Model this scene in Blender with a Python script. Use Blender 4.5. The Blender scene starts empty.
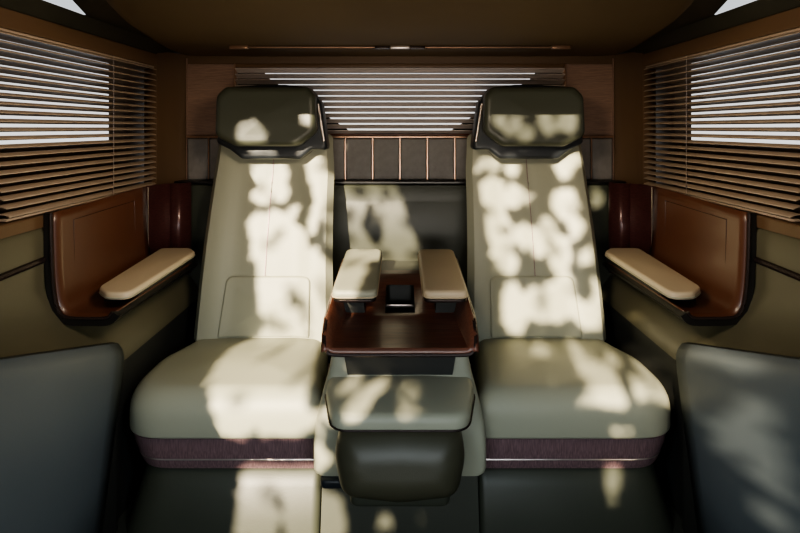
import bpy, bmesh, math, random
from mathutils import Vector, Matrix
random.seed(7)
scene = bpy.context.scene
COL = scene.collection
F = 520.0      # focal length in pixels of the 800 px wide frame
H = 1.35       # eye height
def pt(px, py, Y):
    """world point at depth Y (metres in front of the eye)"""
    return Vector(((px - 400) * Y / F, Y, H - (py - 128) * Y / F))

# ------------------------------------------------------------------ materials
def mat(name, col, rough=0.5, metal=0.0, col2=None, nscale=8.0, stretch=(1, 1, 1), bump=0.0, bscale=300.0,
        coat=0.0, spec=0.5, grain=0.0, sheen=0.0):
    m = bpy.data.materials.new(name); m.use_nodes = True
    nt = m.node_tree; N = nt.nodes; L = nt.links
    b = N['Principled BSDF']
    b.inputs['Roughness'].default_value = rough
    b.inputs['Metallic'].default_value = metal
    b.inputs['Specular IOR Level'].default_value = spec
    b.inputs['Coat Weight'].default_value = coat
    b.inputs['Coat Roughness'].default_value = 0.15
    b.inputs['Sheen Weight'].default_value = sheen
    tc = N.new('ShaderNodeTexCoord'); mp = N.new('ShaderNodeMapping')
    L.new(tc.outputs['Object'], mp.inputs['Vector']); mp.inputs['Scale'].default_value = stretch
    nz = N.new('ShaderNodeTexNoise'); nz.inputs['Scale'].default_value = nscale; nz.inputs['Detail'].default_value = 6
    L.new(mp.outputs['Vector'], nz.inputs['Vector'])
    cr = N.new('ShaderNodeValToRGB')
    c2 = col2 or tuple(c * 0.86 for c in col)
    cr.color_ramp.elements[0].position = 0.32; cr.color_ramp.elements[1].position = 0.68
    cr.color_ramp.elements[0].color = (*c2, 1); cr.color_ramp.elements[1].color = (*col, 1)
    L.new(nz.outputs['Fac'], cr.inputs['Fac']); L.new(cr.outputs['Color'], b.inputs['Base Color'])
    if grain:
        mr = N.new('ShaderNodeMapRange')
        mr.inputs['To Min'].default_value = max(0.05, rough - grain); mr.inputs['To Max'].default_value = min(1, rough + grain)
        L.new(nz.outputs['Fac'], mr.inputs['Value']); L.new(mr.outputs['Result'], b.inputs['Roughness'])
    if bump:
        bn = N.new('ShaderNodeTexNoise'); bn.inputs['Scale'].default_value = bscale; bn.inputs['Detail'].default_value = 3
        L.new(mp.outputs['Vector'] if grain else tc.outputs['Object'], bn.inputs['Vector'])
        bp = N.new('ShaderNodeBump'); bp.inputs['Strength'].default_value = bump; bp.inputs['Distance'].default_value = 0.002
        L.new(bn.outputs['Fac'], bp.inputs['Height']); L.new(bp.outputs['Normal'], b.inputs['Normal'])
    return m

M = dict(
    leather=mat('pale_leather', (0.375, 0.38, 0.295), 0.5, col2=(0.355, 0.36, 0.28), nscale=3, bump=0.12, bscale=260),
    pad=mat('tan_leather', (0.62, 0.51, 0.36), 0.45, col2=(0.57, 0.47, 0.33), nscale=4, bump=0.12, bscale=260),
    green=mat('dark_green_leather', (0.055, 0.060, 0.044), 0.42, col2=(0.049, 0.054, 0.040), nscale=4, bump=0.12, bscale=260),
    footl=mat('olive_black_leather', (0.062, 0.06, 0.038), 0.4, col2=(0.053, 0.051, 0.033), nscale=4, bump=0.12, bscale=260),
    navy=mat('black_blue_trim', (0.022, 0.027, 0.034), 0.4, nscale=4, bump=0.05),
    wood=mat('red_brown_wood', (0.20, 0.075, 0.046), 0.36, col2=(0.12, 0.042, 0.026), nscale=9, stretch=(1, 12, 12), coat=0.35),
    orange=mat('cognac_leather', (0.105, 0.040, 0.021), 0.34, col2=(0.085, 0.032, 0.017), nscale=3, bump=0.08, coat=0.15),
    mauve=mat('brushed_plum_metal', (0.36, 0.23, 0.25), 0.42, 0.4, col2=(0.19, 0.12, 0.135), nscale=26, stretch=(14, 14, 0.7), grain=0.1),
    plumcol=mat('plum_wood_column', (0.10, 0.036, 0.034), 0.32, 0.3, col2=(0.055, 0.018, 0.018), nscale=30, stretch=(2, 2, 14), coat=0.4),
    black=mat('black_rim', (0.012, 0.011, 0.011), 0.3, nscale=5),
    rim=mat('dark_bronze_rim', (0.055, 0.04, 0.038), 0.25, 0.6, nscale=5),
    copper=mat('copper_line', (0.50, 0.32, 0.23), 0.3, 0.85, nscale=20),
    silver=mat('satin_metal', (0.7, 0.62, 0.58), 0.28, 0.9, nscale=20),
    ceil=mat('brown_headliner', (0.125, 0.085, 0.047), 0.75, col2=(0.112, 0.076, 0.042), nscale=3, bump=0.15, bscale=400, spec=0.25),
    dark=mat('dark_soffit', (0.03, 0.028, 0.021), 0.5, nscale=3),
    header=mat('amber_brown_header', (0.125, 0.07, 0.036), 0.5, col2=(0.11, 0.062, 0.03), nscale=3, bump=0.05),
    brushed=mat('brushed_brown_panel', (0.32, 0.205, 0.155), 0.42, 0.2, col2=(0.22, 0.14, 0.105), nscale=20, stretch=(1, 1, 14), coat=0.1),
    brown=mat('brown_pillar', (0.115, 0.068, 0.036), 0.5, col2=(0.095, 0.056, 0.03), nscale=2.5, bump=0.05),
    slat=mat('wood_slat', (0.46, 0.36, 0.275), 0.42, 0.0, col2=(0.36, 0.27, 0.20), nscale=14, stretch=(8, 0.6, 8), coat=0.3),
    rslat=mat('rear_slat', (0.60, 0.52, 0.48), 0.4, 0.0, col2=(0.5, 0.43, 0.39), nscale=14, stretch=(0.6, 8, 8), coat=0.3),
    tile=mat('grey_padded_fabric', (0.22, 0.205, 0.195), 0.6, col2=(0.19, 0.175, 0.165), nscale=40, bump=0.2, bscale=500),
    olive=mat('olive_leather', (0.11, 0.10, 0.062), 0.45, col2=(0.095, 0.086, 0.054), nscale=3, bump=0.12, bscale=260),
    grey=mat('slate_door_leather', (0.075, 0.092, 0.105), 0.5, col2=(0.066, 0.082, 0.094), nscale=3, bump=0.12, bscale=260),
    carpet=mat('dark_green_carpet', (0.035, 0.038, 0.032), 0.8, nscale=60, bump=0.3, bscale=500, spec=0.2),
    shadow=mat('near_black_and_shade', (0.018, 0.019, 0.017), 0.6, nscale=4),
    leaf=mat('tree_leaf', (0.03, 0.05, 0.015), 0.6, nscale=12),
    bark=mat('tree_bark', (0.06, 0.045, 0.03), 0.9, nscale=12, bump=0.5, bscale=40),
)
def glass():
    m = bpy.data.materials.new('clear_glass'); m.use_nodes = True
    nt = m.node_tree; N = nt.nodes; L = nt.links; N.clear()
    o = N.new('ShaderNodeOutputMaterial'); t = N.new('ShaderNodeBsdfTransparent'); g = N.new('ShaderNodeBsdfGlossy')
    t.inputs['Color'].default_value = (0.93, 0.95, 0.96, 1); g.inputs['Roughness'].default_value = 0.03
    x = N.new('ShaderNodeMixShader')
    x.inputs[0].default_value = 0.05
    L.new(t.outputs[0], x.inputs[1]); L.new(g.outputs[0], x.inputs[2]); L.new(x.outputs[0], o.inputs[0])
    return m
M['glass'] = glass()

# ------------------------------------------------------------------ object helpers
ORIG = {}
def thing(name, label, cat, loc, group=None):
    o = bpy.data.objects.new(name, None); COL.objects.link(o); o.location = loc; o.empty_display_size = 0.1
    o['label'] = label; o['category'] = cat
    if group: o['group'] = group
    ORIG[o.name] = Vector(loc); return o
def obj(name, bm, m, parent=None, smooth=True, label=None):
    """bmesh built in world coordinates -> one mesh object whose origin is its own middle"""
    bmesh.ops.remove_doubles(bm, verts=bm.verts, dist=1e-5)
    bmesh.ops.recalc_face_normals(bm, faces=bm.faces)
    me = bpy.data.meshes.new(name)
    c = Vector((0, 0, 0))
    for v in bm.verts: c += v.co
    c /= max(1, len(bm.verts))
    for v in bm.verts: v.co -= c
    if smooth:
        for f in bm.faces: f.smooth = True
        for e in bm.edges:
            if len(e.link_faces) == 2 and e.calc_face_angle(0) > math.radians(38): e.smooth = False
    bm.to_mesh(me); bm.free()
    me.materials.append(m if not isinstance(m, str) else M[m])
    o = bpy.data.objects.new(name, me); COL.objects.link(o)
    po = ORIG[parent.name] if parent else Vector((0, 0, 0))
    o.parent = parent; o.location = c - po
    ORIG[o.name] = c.copy()
    if label: o['label'] = label
    return o
def tag(o, label, cat, group=None):
    o['label'] = label; o['category'] = cat
    if group: o['group'] = group
    return o
def struct(name, bm, m, smooth=False, label=None):
    o = obj(name, bm, m, None, smooth); o['kind'] = 'structure'
    if label: o['label'] = label
    return o

# ------------------------------------------------------------------ mesh helpers
def new(): return bmesh.new()
def box(bm, x0, x1, y0, y1, z0, z1, bev=0.0, seg=2):
    vs = [bm.verts.new((x, y, z)) for x in (x0, x1) for y in (y0, y1) for z in (z0, z1)]
    fs = [(0, 1, 3, 2), (4, 6, 7, 5), (0, 4, 5, 1), (2, 3, 7, 6), (0, 2, 6, 4), (1, 5, 7, 3)]
    faces = [bm.faces.new([vs[i] for i in f]) for f in fs]
    if bev:
        es = list({e for f in faces for e in f.edges})
        bmesh.ops.bevel(bm, geom=es, offset=bev, segments=seg, profile=0.5, affect='EDGES')
    return bm
def quad(bm, *ps):
    bm.faces.new([bm.verts.new(p) for p in ps]); return bm
def loft(bm, rings, closed=True, cap=True, loop=False):
    R = [[bm.verts.new(p) for p in r] for r in rings]
    n = len(R[0]); k = n if closed else n - 1
    prs = list(zip(R, R[1:])) + ([(R[-1], R[0])] if loop else [])
    for a, b in prs:
        for i in range(k):
            j = (i + 1) % n
            try: bm.faces.new((a[i], a[j], b[j], b[i]))
            except ValueError: pass
    if cap and closed and not loop:
        for r in (R[0], R[-1]):
            try: bm.faces.new(r)
            except ValueError: pass
    return bm
def rpoly(pts, rad, seg=6, step=None):
    """rounded polygon outline from 2-D corners"""
    out = []; n = len(pts)
    if not isinstance(rad, (list, tuple)): rad = [rad] * n
    for i in range(n):
        p = Vector(pts[i]); a = Vector(pts[i - 1]); b = Vector(pts[(i + 1) % n])
        r = rad[i]
        da = (a - p); db = (b - p)
        if r <= 1e-6: out.append(p); continue
        ang = da.angle(db); t = min(r / math.tan(ang / 2), da.length * 0.49, db.length * 0.49)
        q0 = p + da.normalized() * t; q1 = p + db.normalized() * t
        for k in range(seg + 1):
            s = k / seg
            out.append(q0 * (1 - s) ** 2 + p * 2 * s * (1 - s) + q1 * s ** 2)
    if step:   # resample long edges
        o2 = []
        for i in range(len(out)):
            a = out[i]; b = out[(i + 1) % len(out)]; d = (b - a).length; k = max(1, int(d / step))
            for j in range(k): o2.append(a.lerp(b, j / k))
        out = o2
    return out
def pad(bm, outline, t, r, fn, crown=0.0, rb=None, seg=5, inner=4, rh=None):
    """cushion: outline in (u,v), thickness t (w from 0 to t), rounded edges r, fn(u,v,w)->world"""
    us = [p.x for p in outline]; vs = [p.y for p in outline]
    cu = (min(us) + max(us)) / 2; cv = (min(vs) + max(vs)) / 2; hu = (max(us) - min(us)) / 2; hv = (max(vs) - min(vs)) / 2
    rb = r * 0.5 if rb is None else rb; rh = rh or min(r, t * 0.6)
    def ring(d, w, k=1.0, cr=0.0):
        out = []
        for p in outline:
            du = (p.x - cu) * (1 - d / hu); dv = (p.y - cv) * (1 - d / hv)
            out.append(fn(cu + du * k, cv + dv * k, w + cr))
        return out
    rings = []
    rings.append(ring(rb, 0))
    for i in range(1, 4):
        a = i / 3 * math.pi / 2
        rings.append(ring(rb * (1 - math.sin(a)), min(rb, t * 0.3) * (1 - math.cos(a))))
    for i in range(seg + 1):
        a = i / seg * math.pi / 2
        rings.append(ring(r * (1 - math.cos(a)), t - rh * (1 - math.sin(a))))
    for i in range(1, inner + 1):
        k = 1 - i / (inner + 1)
        rings.append(ring(r, t, k, crown * (1 - k * k) ** 2))
    return loft(bm, rings)
def tube(bm, path, r, n=8, closed=False, flat=1.0):
    path = [Vector(p) for p in path]; rings = []
    m = len(path); up0 = Vector((0, 0, 1))
    for i, p in enumerate(path):
        a = path[i - 1] if (i > 0 or closed) else p; b = path[(i + 1) % m] if (i < m - 1 or closed) else p
        d = (b - a).normalized()
        up = up0 if abs(d.dot(up0)) < 0.95 else Vector((0, 1, 0))
        s = d.cross(up).normalized(); u = s.cross(d).normalized()
        rings.append([p + s * math.cos(2 * math.pi * k / n) * r + u * math.sin(2 * math.pi * k / n) * r * flat for k in range(n)])
    return loft(bm, rings, loop=closed)
def prism(bm, outline, fn, w0, w1):
    return loft(bm, [[fn(p.x, p.y, w0) for p in outline], [fn(p.x, p.y, w1) for p in outline]])
def lerp(a, b, t): return a + (b - a) * t
def smooth01(t): t = max(0, min(1, t)); return t * t * (3 - 2 * t)
def cspline(pts, n=6):
    """Catmull-Rom through pts"""
    P = [Vector(p) for p in pts]; P = [P[0] * 2 - P[1]] + P + [P[-1] * 2 - P[-2]]; out = []
    for i in range(1, len(P) - 2):
        for k in range(n):
            t = k / n
            out.append(0.5 * ((2 * P[i]) + (-P[i - 1] + P[i + 1]) * t + (2 * P[i - 1] - 5 * P[i] + 4 * P[i + 1] - P[i + 2]) * t * t
                              + (-P[i - 1] + 3 * P[i] - 3 * P[i + 1] + P[i + 2]) * t ** 3))
    out.append(P[-2]); return out

SIDES = ((-1, 'left'), (1, 'right'))
WX = 1.15

# ------------------------------------------------------------------ the setting
bm = new(); box(bm, -1.35, 1.35, -1.2, 2.9, -0.05, 0.0); struct('floor', bm, 'carpet', label='dark green floor carpet in front of the seats')

# ceiling panel: flat with rounded plan and edges rolled up
def ceiling():
    bm = new()
    half = [(0.0, 1.45), (-0.66, 1.45), (-0.92, 1.62), (-1.03, 2.07), (-1.1, 2.45), (-1.1, 2.66), (0.0, 2.66)]
    ys = [1.50 + (2.66 - 1.50) * i / 24 for i in range(25)]
    def hw(y):
        pts = [(1.3, 0.80), (1.45, 0.855), (1.62, 0.925), (1.85, 0.985), (2.07, 1.035), (2.3, 1.085), (2.5, 1.12), (2.7, 1.13)]
        for (a, wa), (b, wb) in zip(pts, pts[1:]):
            if y <= b: return lerp(wa, wb, (y - a) / (b - a))
        return pts[-1][1]
    rings = []
    for y in ys:
        w = hw(y); r = []
        roll = 0.045
        lift = 0.03 * smooth01((1.9 - y) / 0.6)
        r = [(-w, y, 1.80), (-w, y, 1.745 + lift), (-w + 0.012, y, 1.728 + lift), (-w + roll, y, 1.716 + lift), (-w + 0.14, y, 1.712 + lift)]
        n = 8
        for k in range(1, n): r.append(((-w + 0.14) + (2 * w - 0.28) * k / n, y, 1.710 + lift))
        r += [(-p[0], p[1], p[2]) for p in reversed(r[:5])]
        rings.append(r)
    loft(bm, rings)
    return bm
struct('ceiling', ceiling(), 'ceil', smooth=True, label='brown fabric headliner above the seats')

for s, side in SIDES:
    X = lambda v: s * v
    def b(bm, x0, x1, y0, y1, z0, z1, bev=0.0): return box(bm, min(s * x0, s * x1), max(s * x0, s * x1), y0, y1, z0, z1, bev)
    # lower wall: loft along Y of the swelling profile, seen as olive leather
    def shoulder(y): return 0.60 + min(0.27, max(0, (1.8 - y) * 0.336))
    def prof(y):
        sh = shoulder(y); ix = 0.95 if y < 1.76 else 0.972
        top = 1.03
        return [(1.30, top), (WX + 0.012, top), (WX, top - 0.02), (WX, 0.94), (1.148, lerp(0.94, sh, 0.35)),
                (1.12, lerp(0.94, sh, 0.6)), (1.075, lerp(0.94, sh, 0.78)), (1.02, lerp(0.94, sh, 0.92)),
                (ix + 0.025, sh - 0.003), (ix + 0.006, sh - 0.03), (ix, sh - 0.07), (ix, 0.45), (ix, 0.2), (ix, 0.0), (1.30, 0.0)]
    bm = new()
    ys = [0.5 + 0.1 * i for i in range(12)] + [1.66] + [1.72, 1.735, 1.75, 1.78] + [1.85 + 0.09 * i for i in range(10)]
    loft(bm, [[(s * x, y, z) for x, z in prof(y)] for y in ys])
    o = struct('wall_lower_left' if s < 0 else 'wall_lower_right', bm, 'olive', smooth=True, label='olive leather lower side wall, %s side' % side)
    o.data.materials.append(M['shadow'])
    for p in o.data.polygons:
        if (p.center + ORIG[o.name]).z < 0.545 and abs((p.center + ORIG[o.name]).x) < 1.0: p.material_index = 1  # near-black painted on the lower wall for the shade beside the seat
    # slate-grey door card, slightly proud of the olive wall, soft rear edge
    def dprof(y, e):
        sh = shoulder(y); ix = 0.938 + 0.02 * e ** 2
        return [(0.985 + 0.0 * e, sh + 0.004), (0.965, sh + 0.002), (ix + 0.012, sh - 0.014), (ix + 0.003, sh - 0.035), (ix, sh - 0.08), (ix, 0.5), (ix, 0.25), (ix, 0.005)]
    bm = new(); rings = []
    for i in range(14):
        t = i / 13
        e = smooth01((t - 0.9) / 0.1)
        r = []
        for k, (x, z) in enumerate(dprof(0.5 + 1.30 * t, 0)):
            zz = z; sl = 0.17 * max(0, 1 - zz / 0.62)         # rear edge leans forward at the floor
            y = 0.5 + (1.30 - sl) * t
            x = x + 0.012 * e
            r.append((s * x, y, zz))
        rings.append(r)
    loft(bm, rings, closed=False)
    o = struct('door_1' if s < 0 else 'door_2', bm, 'grey', smooth=True, label='slate grey leather lower door panel on the %s' % side)
    sol = o.modifiers.new('thick', 'SOLIDIFY'); sol.thickness = 0.012; sol.offset = 0
    # groove trim strip on the wall ahead of the console
    bm = new(); tube(bm, [(s * (WX - 0.002), 0.5 + 0.1 * i, 0.880 + 0.027 * (0.5 + 0.1 * i)) for i in range(13)], 0.0105, flat=1.0)
    struct('trim_1' if s < 0 else 'trim_2', bm, 'rim', smooth=True, label='thin plum metal strip along the %s wall' % side)

    # upper wall with window opening
    bm = new()
    b(bm, 1.225, 1.30, 0.8, 2.66, 1.03, 1.285)                   # below the glass, behind the blind
    b(bm, 1.225, 1.30, 2.32, 2.66, 1.285, 1.66)                   # behind the rear end of the blind
    b(bm, 1.205, 1.30, 0.8, 0.95, 1.285, 1.66)
    b(bm, 1.205, 1.30, 0.8, 2.46, 1.64, 1.70)
    b(bm, 1.15, 1.205, 0.8, 1.40, 1.03, 1.655)
    struct('wall_' + side, bm, 'brown', label='brown wall around the %s blind' % side)
    bm = new(); quad(bm, (s * 1.25, 0.95, 1.285), (s * 1.25, 2.32, 1.285), (s * 1.25, 2.32, 1.64), (s * 1.25, 0.95, 1.64))
    struct('window_1' if s < 0 else 'window_2', bm, 'glass', label='%s side window glass behind the blind' % side)
    # header band over the blind and sill below
    bm = new(); b(bm, WX, 1.205, 0.8, 2.475, 1.642, 1.70, 0.004)
    struct('trim_3' if s < 0 else 'trim_4', bm, 'header', label='amber brown header above the %s blind' % side)
    bm = new()
    loft(bm, [[(s * x, y, z) for x, z in ((1.205, 1.068), (1.152, 1.068), (1.15, 1.064), (1.15, 1.03), (1.205, 1.03))] for y in (1.47, 1.8, 2.46)])
    struct('trim_5' if s < 0 else 'trim_6', bm, 'header', label='amber brown sill under the %s blind' % side)
    # pillar curving into the rear wall
    bm = new(); path = cspline([(1.15, 2.46), (1.135, 2.52), (1.105, 2.58), (1.075, 2.62)], 5)
    loft(bm, [[(s * p.x, p.y, 1.03), (s * p.x, p.y, 1.72)] for p in path] , closed=False)
    bmesh.ops.recalc_face_normals(bm, faces=bm.faces)
    e = bmesh.ops.extrude_face_region(bm, geom=bm.faces[:])
    for v in [g for g in e['geom'] if isinstance(g, bmesh.types.BMVert)]: v.co.x += s * 0.06
    struct('wall_pillar_' + side, bm, 'brown', smooth=True, label='curved brown rear pillar on the %s' % side)
    # soffit rising inward, dark roof frame, roof glass
    bm = new(); loft(bm, [[(s * x, y, z) for x, z in ((1.156, 1.70), (1.10, 1.744), (1.13, 1.746), (1.30, 1.746), (1.30, 1.70))] for y in (0.8, 1.2, 1.8, 2.3, 2.66)])
    struct('trim_7' if s < 0 else 'trim_8', bm, 'dark', label='dark soffit between %s header and roof' % side)
    bm = new()
    g0 = [(-1.10, 1.82, 1.747), (-1.076, 1.705, 1.771), (-1.02, 1.55, 1.827), (-0.90, 1.40, 1.947)]
    for a, c in zip(g0, g0[1:]):
        quad(bm, (-s * a[0], a[1], a[2]), (-s * c[0], c[1], c[2]), (s * 0.80, c[1] - 0.04, 1.80 + 0.1 * (1.82 - c[1])), (s * 0.86, a[1] + 0.1, 1.80))
    quad(bm, (s * 1.16, 1.82, 1.730), (s * 1.10, 1.82, 1.747), (s * 0.86, 1.9, 1.80), (s * 0.9, 2.66, 1.80), (s * 1.16, 2.66, 1.730))
    struct('trim_9' if s < 0 else 'trim_10', bm, 'dark', label='dark roof frame beside the %s roof glass' % side)
    bm = new()
    bm.faces.new([bm.verts.new((s * x, y, z)) for x, y, z in ((1.10, 0.8, 1.747), (1.10, 1.82, 1.747), (1.076, 1.705, 1.771), (1.02, 1.55, 1.827), (0.90, 1.40, 1.947), (0.90, 0.8, 1.947))])
    struct('window_4' if s < 0 else 'window_5', bm, 'glass', label='triangular corner of the roof glass, %s side' % side)

# rear wall: upper with trapezoid window opening, lower green
RY = 2.62
bm = new()
op = [(-0.70, 1.62), (-0.70, 1.655), (0.70, 1.655), (0.70, 1.62), (0.26, 1.335), (-0.26, 1.335)]   # opening
L_ = [(-1.12, 1.31), (-1.12, 1.60), (-1.12, 1.74), (1.12, 1.74), (1.12, 1.60), (1.12, 1.31)]
for w in (RY + 0.035, RY + 0.08):
    for i in range(6):
        j = (i + 1) % 6
        A = [L_[i], L_[j], op[j], op[i]]
        quad(bm, *[(x, w, z) for x, z in A])
struct('wall_rear', bm, 'shadow', label='dark rear wall behind the rear blind')
bm = new(); quad(bm, (-0.65, RY + 0.06, 1.33), (0.65, RY + 0.06, 1.33), (0.65, RY + 0.06, 1.66), (-0.65, RY + 0.06, 1.66))
struct('window_3', bm, 'glass', label='rear window glass behind the rear blind')
bm = new(); box(bm, -1.08, 1.08, RY - 0.005, RY + 0.03, 1.672, 1.725, 0.004)
struct('trim_11', bm, 'brown', label='dark strip between ceiling and rear blind')
for s, side in SIDES:
    bm = new(); box(bm, min(s * .835, s * 1.075), max(s * .835, s * 1.075), RY - 0.005, RY + 0.05, 1.305, 1.672, 0.003)
    struct('trim_12' if s < 0 else 'trim_13', bm, 'brushed', label='brushed brown panel %s of the rear blind' % side)
    bm = new(); box(bm, min(s * 1.067, s * 1.073), max(s * 1.067, s * 1.073), RY - 0.012, RY + 0.0, 1.07, 1.70)
    struct('trim_14' if s < 0 else 'trim_15', bm, 'brushed', label='thin upright metal line at the %s rear corner' % side)
# rear lower wall
bm = new()
prof = [(2.70, 1.075), (2.545, 1.075), (2.53, 1.07), (2.545, 1.0), (2.54, 0.985), (2.535, 0.80), (2.53, 0.55), (2.53, 0.0), (2.70, 0.0)]
loft(bm, [[(x, y, z) for y, z in prof] for x in [-1.13 + 2.26 * i / 16 for i in range(17)]])
struct('wall_rear_lower', bm, 'green', smooth=True, label='dark green leather lower rear wall')
bm = new(); box(bm, -1.10, 1.10, 2.53, 2.65, 1.078, 1.09, 0.003)
struct('trim_16', bm, 'black', label='black ledge line above the green rear wall')

# padded panel row
rp = thing('padded_panel_row', 'row of dark grey upholstered panels under the rear blind', 'wall panel', (0, 2.6, 1.09))
pw = 0.1368
for i in range(-8, 8):
    x0 = i * pw; x1 = x0 + pw
    x0 = max(x0, -1.065); x1 = min(x1, 1.065)
    if x1 - x0 < 0.02: continue
    bm = new()
    ol = rpoly([(x0 + 0.003, 1.09), (x1 - 0.003, 1.09), (x1 - 0.003, 1.298), (x0 + 0.003, 1.298)], 0.006, 3)
    pad(bm, ol, 0.028, 0.009, lambda u, v, w: Vector((u, 2.625 - w, v)), crown=0.004, inner=3)
    obj('panel', bm, 'tile', rp)
    if abs(x0) < 1.05:
        bm = new(); box(bm, x0 - 0.0022, x0 + 0.0022, 2.600, 2.62, 1.09, 1.30); obj('piping', bm, 'copper', rp, label='copper seam line')
bm = new(); box(bm, -1.065, 1.065, 2.588, 2.65, 1.300, 1.312, 0.003); obj('top_rail', bm, 'copper', rp, label='copper top rail')
bm = new(); box(bm, -1.065, 1.065, 2.612, 2.65, 1.089, 1.302); obj('backing', bm, 'shadow', rp)

# ------------------------------------------------------------------ blinds
def slat_bm(a, c, depth, tilt, outdir, arch, th=0.0025):
    """a,c = ends of the slat centre line; outdir = horizontal unit vector towards outside"""
    bm = new(); rings = []
    for p in (a, a.lerp(c, 0.25), a.lerp(c, 0.5), a.lerp(c, 0.75), c):
        top = []; bot = []
        for k in range(9):
            q = k / 8 * 2 - 1
            off = outdir * (q * depth / 2 * math.cos(tilt)) + Vector((0, 0, -q * depth / 2 * math.sin(tilt) + arch * (0.6 - q * q)))
            top.append(p + off + Vector((0, 0, th / 2))); bot.append(p + off - Vector((0, 0, th / 2)))
        rings.append(top + bot[::-1])
    return loft(bm, rings)
for s, side in SIDES:
    t = thing('window_blind', 'brown slatted venetian blind over the %s side window' % side, 'blind', (s * 1.178, 2.0, 1.075), 'side window blinds')
    n = 22; z0 = 1.088; z1 = 1.628
    for i in range(n):
        z = lerp(z0, z1, i / (n - 1)); y0 = lerp(1.535, 1.44, min(1, i / 9))
        obj('slat', slat_bm(Vector((s * 1.186, y0, z)), Vector((s * 1.186, 2.462, z)), 0.066, math.radians(4), Vector((s, 0, 0)), 0.0105), 'slat', t)
    bm = new(); box(bm, min(s * 1.162, s * 1.2), max(s * 1.162, s * 1.2), 1.44, 2.46, 1.634, 1.645, 0.002); obj('head_rail', bm, 'slat', t)
    bm = new(); box(bm, min(s * 1.165, s * 1.192), max(s * 1.165, s * 1.192), 1.54, 2.46, 1.071, 1.080, 0.003); obj('bottom_rail', bm, 'slat', t)
    for yc in (2.09,):
        bm = new(); tube(bm, [(s * 1.151, yc, 1.075), (s * 1.151, yc, 1.64)], 0.0016, 6); obj('cord', bm, 'silver', t)
t = thing('window_blind', 'wide slatted blind across the rear window between the headrests', 'blind', (0, RY, 1.318))
n = 12
for i in range(n):
    z = lerp(1.330, 1.640, i / (n - 1))
    obj('slat', slat_bm(Vector((-0.826, RY, z)), Vector((0.826, RY, z)), 0.046, math.radians(23), Vector((0, 1, 0)), 0.003), 'rslat', t)
fw = 0.834
for a in ((-fw, -fw + 0.008, 1.314, 1.672), (fw - 0.008, fw, 1.314, 1.672)):
    bm = new(); box(bm, a[0], a[1], RY - 0.014, RY + 0.03, a[2], a[3], 0.002); obj('side_frame', bm, 'copper', t)
bm = new(); box(bm, -0.826, 0.826, RY - 0.012, RY + 0.03, 1.652, 1.672, 0.002); obj('head_rail', bm, 'header', t)
bm = new(); box(bm, -0.826, 0.826, RY - 0.012, RY + 0.02, 1.313, 1.320, 0.002); obj('bottom_rail', bm, 'wood', t)

# ceiling light rail
cy = 2.285; cz = 1.704
t = thing('ceiling_rail', 'thin copper rail with bright end clips across the ceiling', 'rail', (0, cy, 1.71))
for s in (-1, 1):
    bm = new(); tube(bm, [(s * 0.11, cy - 0.006, cz), (s * 0.66, cy - 0.006, cz)], 0.0032, 8); obj('rod', bm, 'copper', t)
    bm = new(); tube(bm, [(s * 0.11, cy + 0.008, cz), (s * 0.66, cy + 0.008, cz)], 0.0025, 8); obj('rod', bm, 'copper', t)
    bm = new(); ol = rpoly([(s * 0.665, cy - 0.014), (s * 0.70, cy - 0.016), (s * 0.745, cy - 0.012), (s * 0.755, cy + 0.006), (s * 0.70, cy + 0.012), (s * 0.665, cy + 0.01)], 0.004, 3)
    pad(bm, ol, 0.014, 0.003, lambda u, v, w: Vector((u, v, 1.711 - w)), inner=1); obj('end_clip', bm, 'copper', t)
    bm = new(); ol = rpoly([(s * 0.045, cy - 0.012), (s * 0.10, cy - 0.010), (s * 0.125, cy), (s * 0.10, cy + 0.01), (s * 0.045, cy + 0.012)], 0.003, 3)
    pad(bm, ol, 0.013, 0.003, lambda u, v, w: Vector((u, v, 1.711 - w)), inner=1); obj('clip', bm, 'rim', t)
bm = new(); box(bm, -0.042, 0.042, cy - 0.014, cy + 0.014, 1.698, 1.7115, 0.003); obj('center_clip', bm, 'silver', t)

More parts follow.
